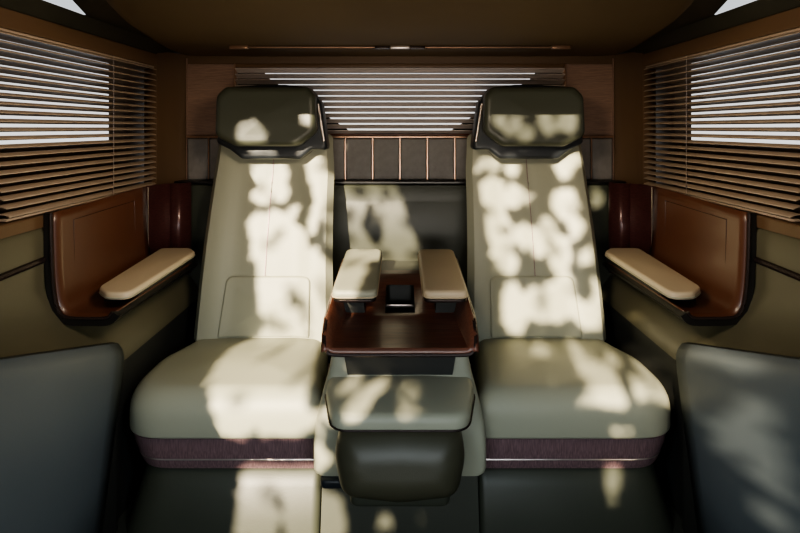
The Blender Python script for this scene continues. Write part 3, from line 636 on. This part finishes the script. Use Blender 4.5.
# ------------------------------------------------------------------ unseen tree added ahead of the car, leaf gaps shaped to dapple the sunlight
ELEV = math.radians(22.0); AZ = math.radians(16.0)
SD = Vector((math.sin(AZ) * math.cos(ELEV), math.cos(AZ) * math.cos(ELEV), -math.sin(ELEV)))     # direction the light travels
C0 = Vector((0.0, 1.9, 0.85)) - SD * 4.0
CU = Vector((math.cos(AZ), -math.sin(AZ), 0.0)); CV = CU.cross(SD) ; CV = CV if CV.z > 0 else -CV
GAPS = [
((-0.653,-0.413),(-0.657,-0.391),(-0.7,-0.357),(-0.697,-0.326),(-0.61,-0.304),(-0.163,-0.266),(-0.358,-0.343),(-0.277,-0.404),(-0.229,-0.575),(-0.394,-0.592),(-0.408,-0.509),(-0.423,-0.487),(-0.422,-0.595),(-0.52,-0.606),(-0.536,-0.546),(-0.575,-0.469)),
((-0.804,0.422),(-0.691,0.433),(-0.711,0.357),(-0.696,0.264),(-0.719,0.23),(-0.759,0.253),(-0.794,0.368)),
((-0.771,0.177),(-0.705,0.197),(-0.677,0.136),(-0.654,-0.003),(-0.618,-0.034),(-0.576,-0.283),(-0.647,-0.29),(-0.697,-0.043),(-0.74,0.075)),
((-0.705,0.447),(-0.65,0.446),(-0.614,0.31),(-0.64,0.254),(-0.677,0.284)),
((-0.679,0.224),(-0.61,0.207),(-0.504,0.113),(-0.468,-0.037),(-0.461,-0.155),(-0.441,-0.268),(-0.566,-0.282),(-0.609,-0.051),(-0.651,0.032)),
((-0.566,0.466),(-0.487,0.496),(-0.436,0.353),(-0.482,0.09),(-0.197,-0.175),(-0.173,-0.253),(-0.431,-0.267),(-0.453,-0.036),(-0.483,0.136),(-0.5,0.262),(-0.489,0.319),(-0.543,0.393)),
((-0.555,0.23),(-0.556,0.211),(-0.563,0.197),(-0.573,0.191),(-0.584,0.195),(-0.593,0.207),(-0.599,0.225),(-0.598,0.244),(-0.593,0.258),(-0.583,0.264),(-0.571,0.261),(-0.561,0.248)),
((-0.677,0.514),(-0.683,0.487),(-0.705,0.467),(-0.737,0.46),(-0.758,0.461),(-0.774,0.476),(-0.783,0.502),(-0.777,0.529),(-0.758,0.551),(-0.731,0.561),(-0.704,0.556),(-0.684,0.539)),
((-0.466,0.602),(-0.466,0.572),(-0.474,0.549),(-0.487,0.539),(-0.502,0.546),(-0.514,0.565),(-0.519,0.594),(-0.517,0.623),(-0.508,0.645),(-0.494,0.653),(-0.479,0.648),(-0.47,0.63)),
((-0.47,-0.699),(-0.358,-0.69),(-0.345,-0.828),(-0.326,-0.891),(-0.461,-0.905),(-0.46,-0.819)),
((-0.34,-0.692),(-0.191,-0.661),(-0.226,-0.72),(-0.202,-0.881),(-0.301,-0.888),(-0.312,-0.824)),
((-0.213,-0.755),(-0.143,-0.751),(-0.124,-0.875),(-0.185,-0.882)),
((-0.218,-0.145),(-0.423,0.128),(-0.25,0.146),(-0.105,-0.121)),
((-0.443,0.411),(-0.256,0.431),(-0.263,0.36),(-0.444,0.341)),
((-0.236,0.425),(-0.197,0.424),(-0.175,0.375),(-0.238,0.363)),
((-0.227,0.262),(-0.143,0.285),(-0.128,0.232),(-0.044,0.045),(-0.191,0.029),(-0.262,0.176)),
((-0.444,0.341),(-0.342,0.352),(-0.34,0.305),(-0.361,0.234),(-0.325,0.17),(-0.296,0.134),(-0.415,0.122)),
((-0.236,0.369),(-0.175,0.375),(-0.143,0.278),(-0.248,0.253),(-0.297,0.254),(-0.284,0.324),(-0.23,0.33)),
((-0.141,-0.317),(-0.101,-0.313),(-0.138,-0.38),(-0.16,-0.388),(-0.14,-0.429)),
((-0.053,-0.41),(-0.049,-0.42),(-0.052,-0.427),(-0.063,-0.431),(-0.077,-0.43),(-0.092,-0.424),(-0.103,-0.415),(-0.108,-0.406),(-0.105,-0.397),(-0.094,-0.393),(-0.079,-0.394),(-0.064,-0.401)),
((0.031,-0.39),(0.031,-0.397),(0.022,-0.403),(0.006,-0.407),(-0.012,-0.407),(-0.027,-0.404),(-0.037,-0.398),(-0.037,-0.391),(-0.028,-0.384),(-0.012,-0.38),(0.006,-0.38),(0.022,-0.384)),
((0.006,-0.436),(0.007,-0.447),(-0.001,-0.455),(-0.017,-0.459),(-0.036,-0.458),(-0.054,-0.453),(-0.066,-0.444),(-0.069,-0.434),(-0.062,-0.426),(-0.045,-0.421),(-0.024,-0.421),(-0.006,-0.427)),
((0.118,-0.382),(0.119,-0.392),(0.111,-0.4),(0.097,-0.404),(0.081,-0.403),(0.066,-0.398),(0.056,-0.389),(0.055,-0.38),(0.062,-0.371),(0.076,-0.367),(0.094,-0.368),(0.109,-0.374)),
((0.176,-0.416),(0.175,-0.427),(0.163,-0.436),(0.144,-0.441),(0.123,-0.44),(0.104,-0.435),(0.092,-0.425),(0.092,-0.413),(0.104,-0.403),(0.123,-0.398),(0.146,-0.399),(0.165,-0.405)),
((0.121,-0.409),(0.124,-0.421),(0.119,-0.431),(0.108,-0.435),(0.094,-0.433),(0.081,-0.426),(0.071,-0.415),(0.068,-0.402),(0.072,-0.393),(0.083,-0.388),(0.098,-0.39),(0.112,-0.398)),
((-0.044,-0.469),(-0.044,-0.475),(-0.049,-0.48),(-0.055,-0.482),(-0.063,-0.482),(-0.07,-0.478),(-0.073,-0.473),(-0.074,-0.467),(-0.07,-0.462),(-0.063,-0.46),(-0.056,-0.46),(-0.048,-0.463)),
((-0.107,-0.492),(-0.148,-0.527),(-0.156,-0.541),(-0.166,-0.547),(-0.178,-0.543),(-0.191,-0.534),(-0.22,-0.526),(-0.219,-0.508),(-0.214,-0.494),(-0.174,-0.477),(-0.162,-0.48),(-0.121,-0.48)),
((-0.152,-0.614),(-0.154,-0.638),(-0.16,-0.655),(-0.168,-0.662),(-0.177,-0.657),(-0.184,-0.642),(-0.187,-0.619),(-0.184,-0.595),(-0.177,-0.577),(-0.168,-0.57),(-0.16,-0.575),(-0.154,-0.591)),
((0.032,-0.816),(0.028,-0.823),(0.014,-0.829),(-0.005,-0.833),(-0.024,-0.833),(-0.038,-0.83),(-0.044,-0.824),(-0.039,-0.817),(-0.026,-0.81),(-0.007,-0.806),(0.012,-0.806),(0.027,-0.809)),
((0.147,-0.803),(0.145,-0.81),(0.137,-0.816),(0.126,-0.819),(0.115,-0.819),(0.107,-0.814),(0.103,-0.808),(0.106,-0.801),(0.114,-0.795),(0.124,-0.792),(0.135,-0.793),(0.144,-0.797)),
((0.204,0.571),(0.238,0.573),(0.228,0.463),(0.203,0.49)),
((0.223,0.438),(0.312,0.467),(0.337,0.318),(0.376,0.195),(0.391,0.091),(0.343,0.048),(0.305,0.064),(0.264,0.216)),
((0.305,0.529),(0.301,0.507),(0.288,0.489),(0.27,0.48),(0.252,0.482),(0.239,0.496),(0.233,0.517),(0.237,0.539),(0.249,0.557),(0.267,0.566),(0.285,0.564),(0.299,0.55)),
((0.38,0.529),(0.377,0.513),(0.368,0.5),(0.355,0.495),(0.342,0.498),(0.333,0.508),(0.329,0.524),(0.332,0.54),(0.341,0.552),(0.354,0.558),(0.367,0.555),(0.377,0.544)),
((0.392,0.399),(0.389,0.37),(0.381,0.349),(0.369,0.34),(0.358,0.346),(0.349,0.366),(0.345,0.394),(0.347,0.423),(0.355,0.444),(0.367,0.453),(0.379,0.447),(0.388,0.427)),
((0.442,0.401),(0.44,0.371),(0.433,0.351),(0.423,0.342),(0.413,0.348),(0.406,0.368),(0.403,0.396),(0.405,0.425),(0.412,0.446),(0.422,0.456),(0.432,0.45),(0.439,0.429)),
((0.66,0.386),(0.651,0.352),(0.628,0.326),(0.596,0.316),(0.564,0.322),(0.541,0.344),(0.532,0.376),(0.541,0.411),(0.565,0.439),(0.597,0.449),(0.629,0.442),(0.652,0.419)),
((0.629,0.56),(0.623,0.531),(0.609,0.51),(0.589,0.502),(0.569,0.509),(0.554,0.528),(0.549,0.555),(0.554,0.583),(0.568,0.576),(0.59,0.612),(0.61,0.606),(0.624,0.587)),
((0.667,0.599),(0.663,0.584),(0.655,0.574),(0.644,0.569),(0.633,0.571),(0.625,0.579),(0.622,0.591),(0.625,0.603),(0.634,0.613),(0.645,0.617),(0.656,0.616),(0.664,0.61)),
((0.548,0.277),(0.544,0.253),(0.534,0.235),(0.52,0.227),(0.506,0.231),(0.495,0.247),(0.491,0.27),(0.495,0.294),(0.505,0.313),(0.52,0.321),(0.534,0.316),(0.544,0.3)),
((0.511,0.206),(0.507,0.175),(0.496,0.152),(0.481,0.143),(0.466,0.15),(0.455,0.171),(0.451,0.2),(0.455,0.231),(0.466,0.254),(0.481,0.264),(0.496,0.257),(0.507,0.236)),
((0.444,0.23),(0.441,0.202),(0.432,0.182),(0.42,0.173),(0.407,0.179),(0.398,0.198),(0.395,0.224),(0.397,0.251),(0.406,0.272),(0.419,0.281),(0.431,0.275),(0.44,0.256)),
((0.611,0.167),(0.605,0.128),(0.589,0.099),(0.568,0.086),(0.548,0.094),(0.532,0.12),(0.527,0.158),(0.532,0.198),(0.548,0.228),(0.569,0.241),(0.59,0.233),(0.605,0.205)),
((0.652,0.284),(0.649,0.248),(0.642,0.222),(0.633,0.212),(0.625,0.221),(0.619,0.246),(0.617,0.282),(0.619,0.318),(0.626,0.346),(0.635,0.356),(0.644,0.347),(0.65,0.32)),
((0.698,0.157),(0.695,0.123),(0.686,0.099),(0.675,0.089),(0.664,0.096),(0.656,0.12),(0.653,0.152),(0.657,0.186),(0.665,0.211),(0.677,0.221),(0.688,0.213),(0.696,0.19)),
((0.414,-0.069),(0.41,-0.119),(0.397,-0.157),(0.378,-0.172),(0.359,-0.161),(0.345,-0.126),(0.339,-0.077),(0.344,-0.026),(0.357,0.012),(0.375,0.028),(0.394,0.017),(0.409,-0.019)),
((0.544,-0.047),(0.535,-0.083),(0.511,-0.111),(0.479,-0.123),(0.447,-0.118),(0.423,-0.095),(0.414,-0.061),(0.423,-0.025),(0.446,0.004),(0.479,0.017),(0.511,0.011),(0.535,-0.013)),
((0.629,0.021),(0.623,-0.012),(0.607,-0.036),(0.585,-0.047),(0.562,-0.041),(0.546,-0.02),(0.54,0.012),(0.546,0.045),(0.563,0.072),(0.586,0.083),(0.608,0.076),(0.624,0.053)),
((0.715,-0.075),(0.71,-0.099),(0.696,-0.117),(0.677,-0.125),(0.659,-0.121),(0.645,-0.106),(0.64,-0.083),(0.646,-0.059),(0.66,-0.04),(0.678,-0.032),(0.697,-0.037),(0.71,-0.052)),
((0.746,0.012),(0.741,-0.021),(0.733,-0.045),(0.724,-0.054),(0.715,-0.047),(0.709,-0.026),(0.708,0.004),(0.711,0.035),(0.717,0.058),(0.726,0.068),(0.737,0.064),(0.768,0.071)),
((0.64,0.014),(0.637,-0.003),(0.629,-0.017),(0.619,-0.022),(0.609,-0.018),(0.601,-0.007),(0.599,0.01),(0.602,0.027),(0.609,0.04),(0.619,0.045),(0.63,0.043),(0.637,0.031)),
((0.772,0.47),(0.768,0.44),(0.76,0.419),(0.748,0.41),(0.736,0.416),(0.728,0.436),(0.725,0.465),(0.728,0.492),(0.736,0.512),(0.747,0.52),(0.759,0.515),(0.768,0.496)),
((0.463,0.657),(0.456,0.625),(0.436,0.599),(0.409,0.589),(0.383,0.593),(0.363,0.614),(0.356,0.645),(0.363,0.679),(0.382,0.705),(0.409,0.716),(0.436,0.71),(0.456,0.688)),
((0.538,0.693),(0.535,0.664),(0.525,0.643),(0.513,0.635),(0.5,0.641),(0.491,0.66),(0.487,0.687),(0.491,0.716),(0.5,0.739),(0.513,0.748),(0.525,0.741),(0.535,0.721)),
((0.639,0.703),(0.634,0.678),(0.62,0.659),(0.602,0.651),(0.583,0.656),(0.57,0.672),(0.565,0.696),(0.57,0.721),(0.584,0.74),(0.602,0.749),(0.621,0.744),(0.634,0.727)),
((0.331,0.678),(0.329,0.656),(0.323,0.64),(0.315,0.633),(0.306,0.638),(0.3,0.653),(0.297,0.674),(0.299,0.696),(0.305,0.712),(0.314,0.719),(0.322,0.714),(0.329,0.699)),
((0.537,-0.234),(0.53,-0.242),(0.511,-0.249),(0.485,-0.254),(0.459,-0.255),(0.439,-0.252),(0.431,-0.246),(0.437,-0.238),(0.456,-0.231),(0.483,-0.226),(0.51,-0.225),(0.53,-0.228)),
((0.682,-0.212),(0.675,-0.22),(0.656,-0.226),(0.633,-0.23),(0.61,-0.231),(0.593,-0.228),(0.588,-0.223),(0.595,-0.215),(0.613,-0.209),(0.637,-0.204),(0.661,-0.203),(0.678,-0.206)),
((0.694,-0.267),(0.686,-0.279),(0.671,-0.288),(0.653,-0.293),(0.635,-0.292),(0.623,-0.285),(0.619,-0.275),(0.626,-0.263),(0.641,-0.253),(0.661,-0.248),(0.68,-0.249),(0.691,-0.256)),
((0.785,-0.238),(0.777,-0.246),(0.762,-0.253),(0.744,-0.256),(0.727,-0.256),(0.716,-0.252),(0.714,-0.246),(0.721,-0.238),(0.736,-0.231),(0.755,-0.227),(0.772,-0.227),(0.783,-0.231)),
((0.754,-0.3),(0.743,-0.314),(0.722,-0.327),(0.696,-0.333),(0.671,-0.332),(0.653,-0.324),(0.649,-0.311),(0.658,-0.296),(0.68,-0.283),(0.708,-0.276),(0.734,-0.277),(0.751,-0.286)),
((0.676,-0.358),(0.671,-0.375),(0.659,-0.389),(0.644,-0.395),(0.628,-0.392),(0.617,-0.381),(0.614,-0.365),(0.619,-0.348),(0.631,-0.334),(0.647,-0.328),(0.663,-0.331),(0.673,-0.342)),
((0.765,-0.351),(0.759,-0.368),(0.745,-0.382),(0.727,-0.389),(0.709,-0.386),(0.696,-0.375),(0.692,-0.359),(0.699,-0.342),(0.714,-0.328),(0.733,-0.322),(0.751,-0.324),(0.762,-0.335)),
((0.889,-0.19),(0.885,-0.199),(0.875,-0.206),(0.859,-0.211),(0.843,-0.211),(0.831,-0.206),(0.826,-0.198),(0.831,-0.188),(0.843,-0.181),(0.859,-0.177),(0.875,-0.178),(0.885,-0.183)),
((0.916,-0.245),(0.913,-0.257),(0.904,-0.268),(0.858,-0.27),(0.839,-0.269),(0.828,-0.263),(0.827,-0.253),(0.838,-0.242),(0.878,-0.233),(0.891,-0.227),(0.904,-0.227),(0.913,-0.234)),
((0.931,-0.313),(0.896,-0.326),(0.871,-0.339),(0.842,-0.346),(0.815,-0.344),(0.797,-0.334),(0.793,-0.318),(0.805,-0.301),(0.83,-0.286),(0.861,-0.279),(0.914,-0.285),(0.927,-0.295)),
((0.946,-0.332),(0.945,-0.35),(0.942,-0.364),(0.91,-0.361),(0.901,-0.357),(0.897,-0.346),(0.899,-0.331),(0.908,-0.316),(0.933,-0.307),(0.937,-0.3),(0.942,-0.304),(0.945,-0.315)),
((0.557,-0.327),(0.555,-0.332),(0.548,-0.336),(0.54,-0.339),(0.531,-0.338),(0.525,-0.335),(0.522,-0.331),(0.525,-0.326),(0.531,-0.321),(0.54,-0.319),(0.549,-0.319),(0.555,-0.322)),
((0.759,-0.454),(0.757,-0.458),(0.75,-0.462),(0.74,-0.464),(0.73,-0.464),(0.723,-0.462),(0.721,-0.458),(0.723,-0.454),(0.73,-0.45),(0.74,-0.448),(0.75,-0.448),(0.757,-0.45)),
((0.989,-0.19),(0.984,-0.202),(0.977,-0.211),(0.97,-0.216),(0.963,-0.214),(0.958,-0.206),(0.959,-0.195),(0.964,-0.182),(0.974,-0.172),(0.983,-0.168),(0.99,-0.17),(0.992,-0.179)),
((1.055,-0.204),(1.05,-0.214),(1.042,-0.222),(1.033,-0.227),(1.024,-0.227),(1.017,-0.221),(1.016,-0.212),(1.021,-0.202),(1.031,-0.193),(1.043,-0.189),(1.052,-0.19),(1.056,-0.196)),
((1.062,-0.308),(1.06,-0.329),(1.055,-0.347),(1.047,-0.358),(1.038,-0.357),(1.032,-0.345),(1.029,-0.325),(1.032,-0.301),(1.038,-0.283),(1.047,-0.274),(1.055,-0.276),(1.06,-0.288)),
((1.037,-0.388),(1.034,-0.411),(1.028,-0.432),(1.019,-0.446),(1.009,-0.447),(1.002,-0.436),(0.999,-0.414),(1.002,-0.388),(1.009,-0.367),(1.019,-0.355),(1.028,-0.356),(1.034,-0.368)),
((1.072,-0.403),(1.07,-0.426),(1.063,-0.446),(1.055,-0.46),(1.045,-0.463),(1.038,-0.453),(1.035,-0.432),(1.038,-0.408),(1.045,-0.386),(1.055,-0.374),(1.063,-0.373),(1.07,-0.384)),
((1.08,-0.444),(1.079,-0.463),(1.075,-0.48),(1.069,-0.49),(1.063,-0.491),(1.059,-0.482),(1.058,-0.466),(1.059,-0.446),(1.063,-0.429),(1.069,-0.419),(1.075,-0.419),(1.079,-0.428)),
((1.046,-0.48),(1.045,-0.494),(1.041,-0.507),(1.035,-0.517),(1.029,-0.519),(1.024,-0.514),(1.023,-0.502),(1.024,-0.487),(1.029,-0.473),(1.035,-0.464),(1.041,-0.463),(1.045,-0.468)),
((1.071,-0.55),(1.069,-0.569),(1.064,-0.588),(1.057,-0.602),(1.049,-0.607),(1.044,-0.601),(1.041,-0.586),(1.044,-0.565),(1.049,-0.545),(1.057,-0.532),(1.064,-0.529),(1.069,-0.535)),
((0.97,-0.362),(0.968,-0.376),(0.965,-0.387),(0.962,-0.394),(0.958,-0.394),(0.955,-0.386),(0.954,-0.374),(0.955,-0.359),(0.957,-0.348),(0.961,-0.341),(0.965,-0.342),(0.968,-0.35)),
((0.758,-0.602),(0.754,-0.62),(0.743,-0.633),(0.728,-0.64),(0.715,-0.636),(0.705,-0.625),(0.702,-0.608),(0.707,-0.591),(0.715,-0.572),(0.729,-0.566),(0.744,-0.569),(0.756,-0.585)),
((0.752,-0.671),(0.748,-0.681),(0.739,-0.689),(0.726,-0.693),(0.714,-0.692),(0.705,-0.686),(0.702,-0.676),(0.706,-0.666),(0.715,-0.657),(0.728,-0.653),(0.74,-0.655),(0.749,-0.661)),
((1.046,-0.15),(1.041,-0.154),(1.033,-0.158),(1.025,-0.16),(1.018,-0.159),(1.014,-0.157),(1.014,-0.152),(1.019,-0.148),(1.027,-0.144),(1.036,-0.142),(1.043,-0.143),(1.047,-0.146)),
((1.011,-0.346),(1.01,-0.354),(1.008,-0.361),(1.005,-0.365),(1.002,-0.365),(1.0,-0.36),(0.999,-0.352),(1.0,-0.343),(1.002,-0.336),(1.005,-0.332),(1.008,-0.333),(1.01,-0.338)),
((0.849,-0.049),(0.892,-0.072),(0.901,-0.092),(0.866,-0.082)),
((0.327,-0.056),(0.445,-0.044),(0.427,-0.151),(0.41,-0.179),(0.356,-0.179)),
((0.535,-0.087),(0.53,-0.107),(0.517,-0.122),(0.499,-0.129),(0.481,-0.126),(0.468,-0.113),(0.463,-0.095),(0.468,-0.075),(0.481,-0.059),(0.499,-0.052),(0.517,-0.055),(0.53,-0.068)),
((0.601,-0.062),(0.596,-0.089),(0.581,-0.11),(0.562,-0.119),(0.542,-0.114),(0.527,-0.096),(0.522,-0.071),(0.527,-0.044),(0.542,-0.023),(0.562,-0.013),(0.582,-0.018),(0.596,-0.036)),
((0.74,-0.082),(0.733,-0.109),(0.717,-0.13),(0.695,-0.139),(0.674,-0.134),(0.659,-0.117),(0.653,-0.091),(0.659,-0.064),(0.675,-0.044),(0.697,-0.034),(0.718,-0.039),(0.734,-0.056)),
((0.67,-0.046),(0.665,-0.062),(0.652,-0.075),(0.633,-0.082),(0.616,-0.079),(0.603,-0.069),(0.598,-0.054),(0.603,-0.037),(0.616,-0.024),(0.634,-0.018),(0.652,-0.02),(0.665,-0.03)),
]
def inside(p, poly):
    x, y = p; c = False; n = len(poly)
    for i in range(n):
        x1, y1 = poly[i]; x2, y2 = poly[i - 1]
        if (y1 > y) != (y2 > y) and x < (x2 - x1) * (y - y1) / (y2 - y1) + x1: c = not c
    return c
GB = [(min(a for a, b in g), max(a for a, b in g), min(b for a, b in g), max(b for a, b in g), g) for g in GAPS]
def ingap(u, v):
    for a, b_, c, d, g in GB:
        if a <= u <= b_ and c <= v <= d and inside((u, v), g): return True
    return False
rnd = random.Random(3)
tree = thing('sun_dapple_tree', 'unseen tree added ahead of the cabin, leaf gaps shaped for the sun dapples', 'tree', (C0.x + 2.1, C0.y - 0.4, 0.0))
verts = []; faces = []
def leaf(cu, cv, cw, L, W, a):
    if True:
        base = len(verts)
        ca, sa = math.cos(a), math.sin(a); tl = rnd.uniform(-0.25, 0.25)
        for (p, q) in ((-1, 0), (-0.45, 0.85), (0.25, 0.9), (1, 0), (0.25, -0.9), (-0.45, -0.85)):
            x = p * L; y = q * W
            u = cu + x * ca - y * sa; v = cv + x * sa + y * ca
            verts.append(C0 + CU * u + CV * v + SD * (cw + tl * x)); 
        faces.append(tuple(range(base, base + 6)))
def okleaf(cu, cv, L, W, a):
    ca, sa = math.cos(a), math.sin(a)
    for (p, q) in ((0, 0), (-0.8, 0), (0.8, 0), (0, 0.7), (0, -0.7)):
        if ingap(cu + p * L * ca - q * W * sa, cv + p * L * sa + q * W * ca): return False
    return True
U0, U1, V0, V1 = -1.75, 1.75, -1.55, 1.35
for layer, (L, W, st) in enumerate(((0.050, 0.032, 0.040), (0.034, 0.022, 0.026), (0.020, 0.013, 0.0175))):
    u = U0
    while u < U1:
        v = V0
        while v < V1:
            cu = u + rnd.uniform(-.4, .4) * st; cv = v + rnd.uniform(-.4, .4) * st; a = rnd.uniform(0, math.pi)
            if layer == 2:
                # only fringe of the gaps needs the finest leaves
                if okleaf(cu, cv, L, W, a) and not okleaf(cu, cv, 0.09, 0.09, 0): leaf(cu, cv, rnd.uniform(-.05, .05), L, W, a)
            elif okleaf(cu, cv, L, W, a):
                leaf(cu, cv, rnd.uniform(-.12, .12), L, W, a)
            v += st
        u += st
for k_ in range(9000):        # sparse leaves added up-sun: soft mottling inside the sunlit patches
    cu = rnd.uniform(U0, U1); cv = rnd.uniform(V0, V1)
    if ingap(cu, cv) and rnd.random() < 0.09: leaf(cu, cv, rnd.uniform(-3.2, -1.2), 0.042, 0.024, rnd.uniform(0, math.pi))
me = bpy.data.meshes.new('foliage'); off_ = Vector(tree.location)
me.from_pydata([v - off_ for v in verts], [], faces); me.materials.append(M['leaf'])
fo = bpy.data.objects.new('foliage', me); COL.objects.link(fo); fo.parent = tree; fo['kind'] = 'stuff'; ORIG[fo.name] = off_
bm = new(); tp = cspline([(C0.x + 2.1, C0.y - 0.4, 0.0), (C0.x + 2.05, C0.y - 0.35, 1.2), (C0.x + 2.0, C0.y - 0.3, 2.4), (C0.x + 1.7, C0.y - 0.1, 3.6)], 5)
tube(bm, tp, 0.13, 12); obj('trunk', bm, 'bark', tree)

# ------------------------------------------------------------------ light
sun = bpy.data.lights.new('sun', 'SUN'); sun.energy = 21.0; sun.angle = math.radians(0.6); sun.color = (1.0, 0.84, 0.60)
so = bpy.data.objects.new('sun', sun); COL.objects.link(so); so.location = (0, -4, 5)
so.rotation_euler = SD.to_track_quat('-Z', 'Y').to_euler()
def area(name, loc, target, sx, sy, e, col, spread=180):
    l = bpy.data.lights.new(name, 'AREA'); l.shape = 'RECTANGLE'; l.size = sx; l.size_y = sy; l.energy = e; l.color = col
    o = bpy.data.objects.new(name, l); COL.objects.link(o); o.location = loc
    l.spread = math.radians(spread)
    o.rotation_euler = (Vector(target) - Vector(loc)).to_track_quat('-Z', 'Y').to_euler(); return o
area('front_soft_fill', (0, 0.2, 2.3), (0, 2.2, 0.6), 1.6, 0.8, 1.0, (0.93, 1.0, 0.95))  # added fill from above the front, no lamp there
for s in (-1, 1):
    area('side_warm_fill', (-s * 0.25, 0.9, 1.75), (s * 1.15, 1.95, 1.1), 0.3, 0.3, 3.6, (1.0, 0.82, 0.6), 75)  # added warm fill for side consoles and blinds, no real lamp

area('low_warm_fill', (0, 0.25, 0.95), (0, 2.6, 1.62), 1.4, 0.5, 2.6, (1.0, 0.84, 0.66), 60)  # added warm fill aimed at the upper rear and ceiling
area('low_cool_fill', (0, 0.1, 0.85), (0, 1.8, 0.25), 1.3, 0.4, 2.3, (0.86, 0.95, 1.0), 80)  # added cool fill to brighten the lower seats and plinth
for s in (-1, 1):
    area('door_cool_fill', (-s * 0.3, 0.5, 1.0), (s * 0.95, 1.5, 0.4), 0.3, 0.3, 1.3, (0.8, 0.92, 1.0), 70)  # added cool fill to lift the door panels
w = bpy.data.worlds.new('sky'); scene.world = w; w.use_nodes = True
nt = w.node_tree; N = nt.nodes; L = nt.links; N.clear()
out = N.new('ShaderNodeOutputWorld'); bg = N.new('ShaderNodeBackground'); tc = N.new('ShaderNodeTexCoord'); sx = N.new('ShaderNodeSeparateXYZ')
ab = N.new('ShaderNodeMath'); ab.operation = 'ABSOLUTE'
cr = N.new('ShaderNodeValToRGB')
L.new(tc.outputs['Generated'], sx.inputs[0]); L.new(sx.outputs['Z'], ab.inputs[0]); L.new(ab.outputs[0], cr.inputs['Fac'])
e = cr.color_ramp.elements
e[0].position = 0.0; e[0].color = (1.5, 1.45, 1.4, 1); e[1].position = 1.0; e[1].color = (0.05, 0.06, 0.065, 1)
k = e.new(0.22); k.color = (0.9, 0.95, 1.0, 1); k = e.new(0.5); k.color = (0.07, 0.08, 0.09, 1)
mr = N.new('ShaderNodeMapRange'); mr.interpolation_type = 'SMOOTHSTEP'      # sky dimmed ahead of the car to cut the front fill
for k_, v_ in (('From Min', -0.75), ('From Max', -0.1), ('To Min', 0.22), ('To Max', 1.0)): mr.inputs[k_].default_value = v_
mx = N.new('ShaderNodeVectorMath'); mx.operation = 'SCALE'
L.new(sx.outputs['Y'], mr.inputs['Value']); L.new(cr.outputs['Color'], mx.inputs[0]); L.new(mr.outputs['Result'], mx.inputs['Scale'])
L.new(mx.outputs[0], bg.inputs['Color']); L.new(bg.outputs[0], out.inputs[0]); bg.inputs['Strength'].default_value = 1.0

# ------------------------------------------------------------------ camera
cam = bpy.data.cameras.new('camera'); co = bpy.data.objects.new('camera', cam); COL.objects.link(co)
co.location = (0, 0, H); co.rotation_euler = (math.pi / 2, 0, 0)
cam.lens = F / 800 * 36; cam.sensor_width = 36; cam.clip_start = 0.02
cam.shift_y = -(266.5 - 128) / 800
scene.camera = co
scene.view_settings.view_transform = 'AgX'
scene.view_settings.look = 'AgX - Medium High Contrast'
scene.view_settings.exposure = -0.15
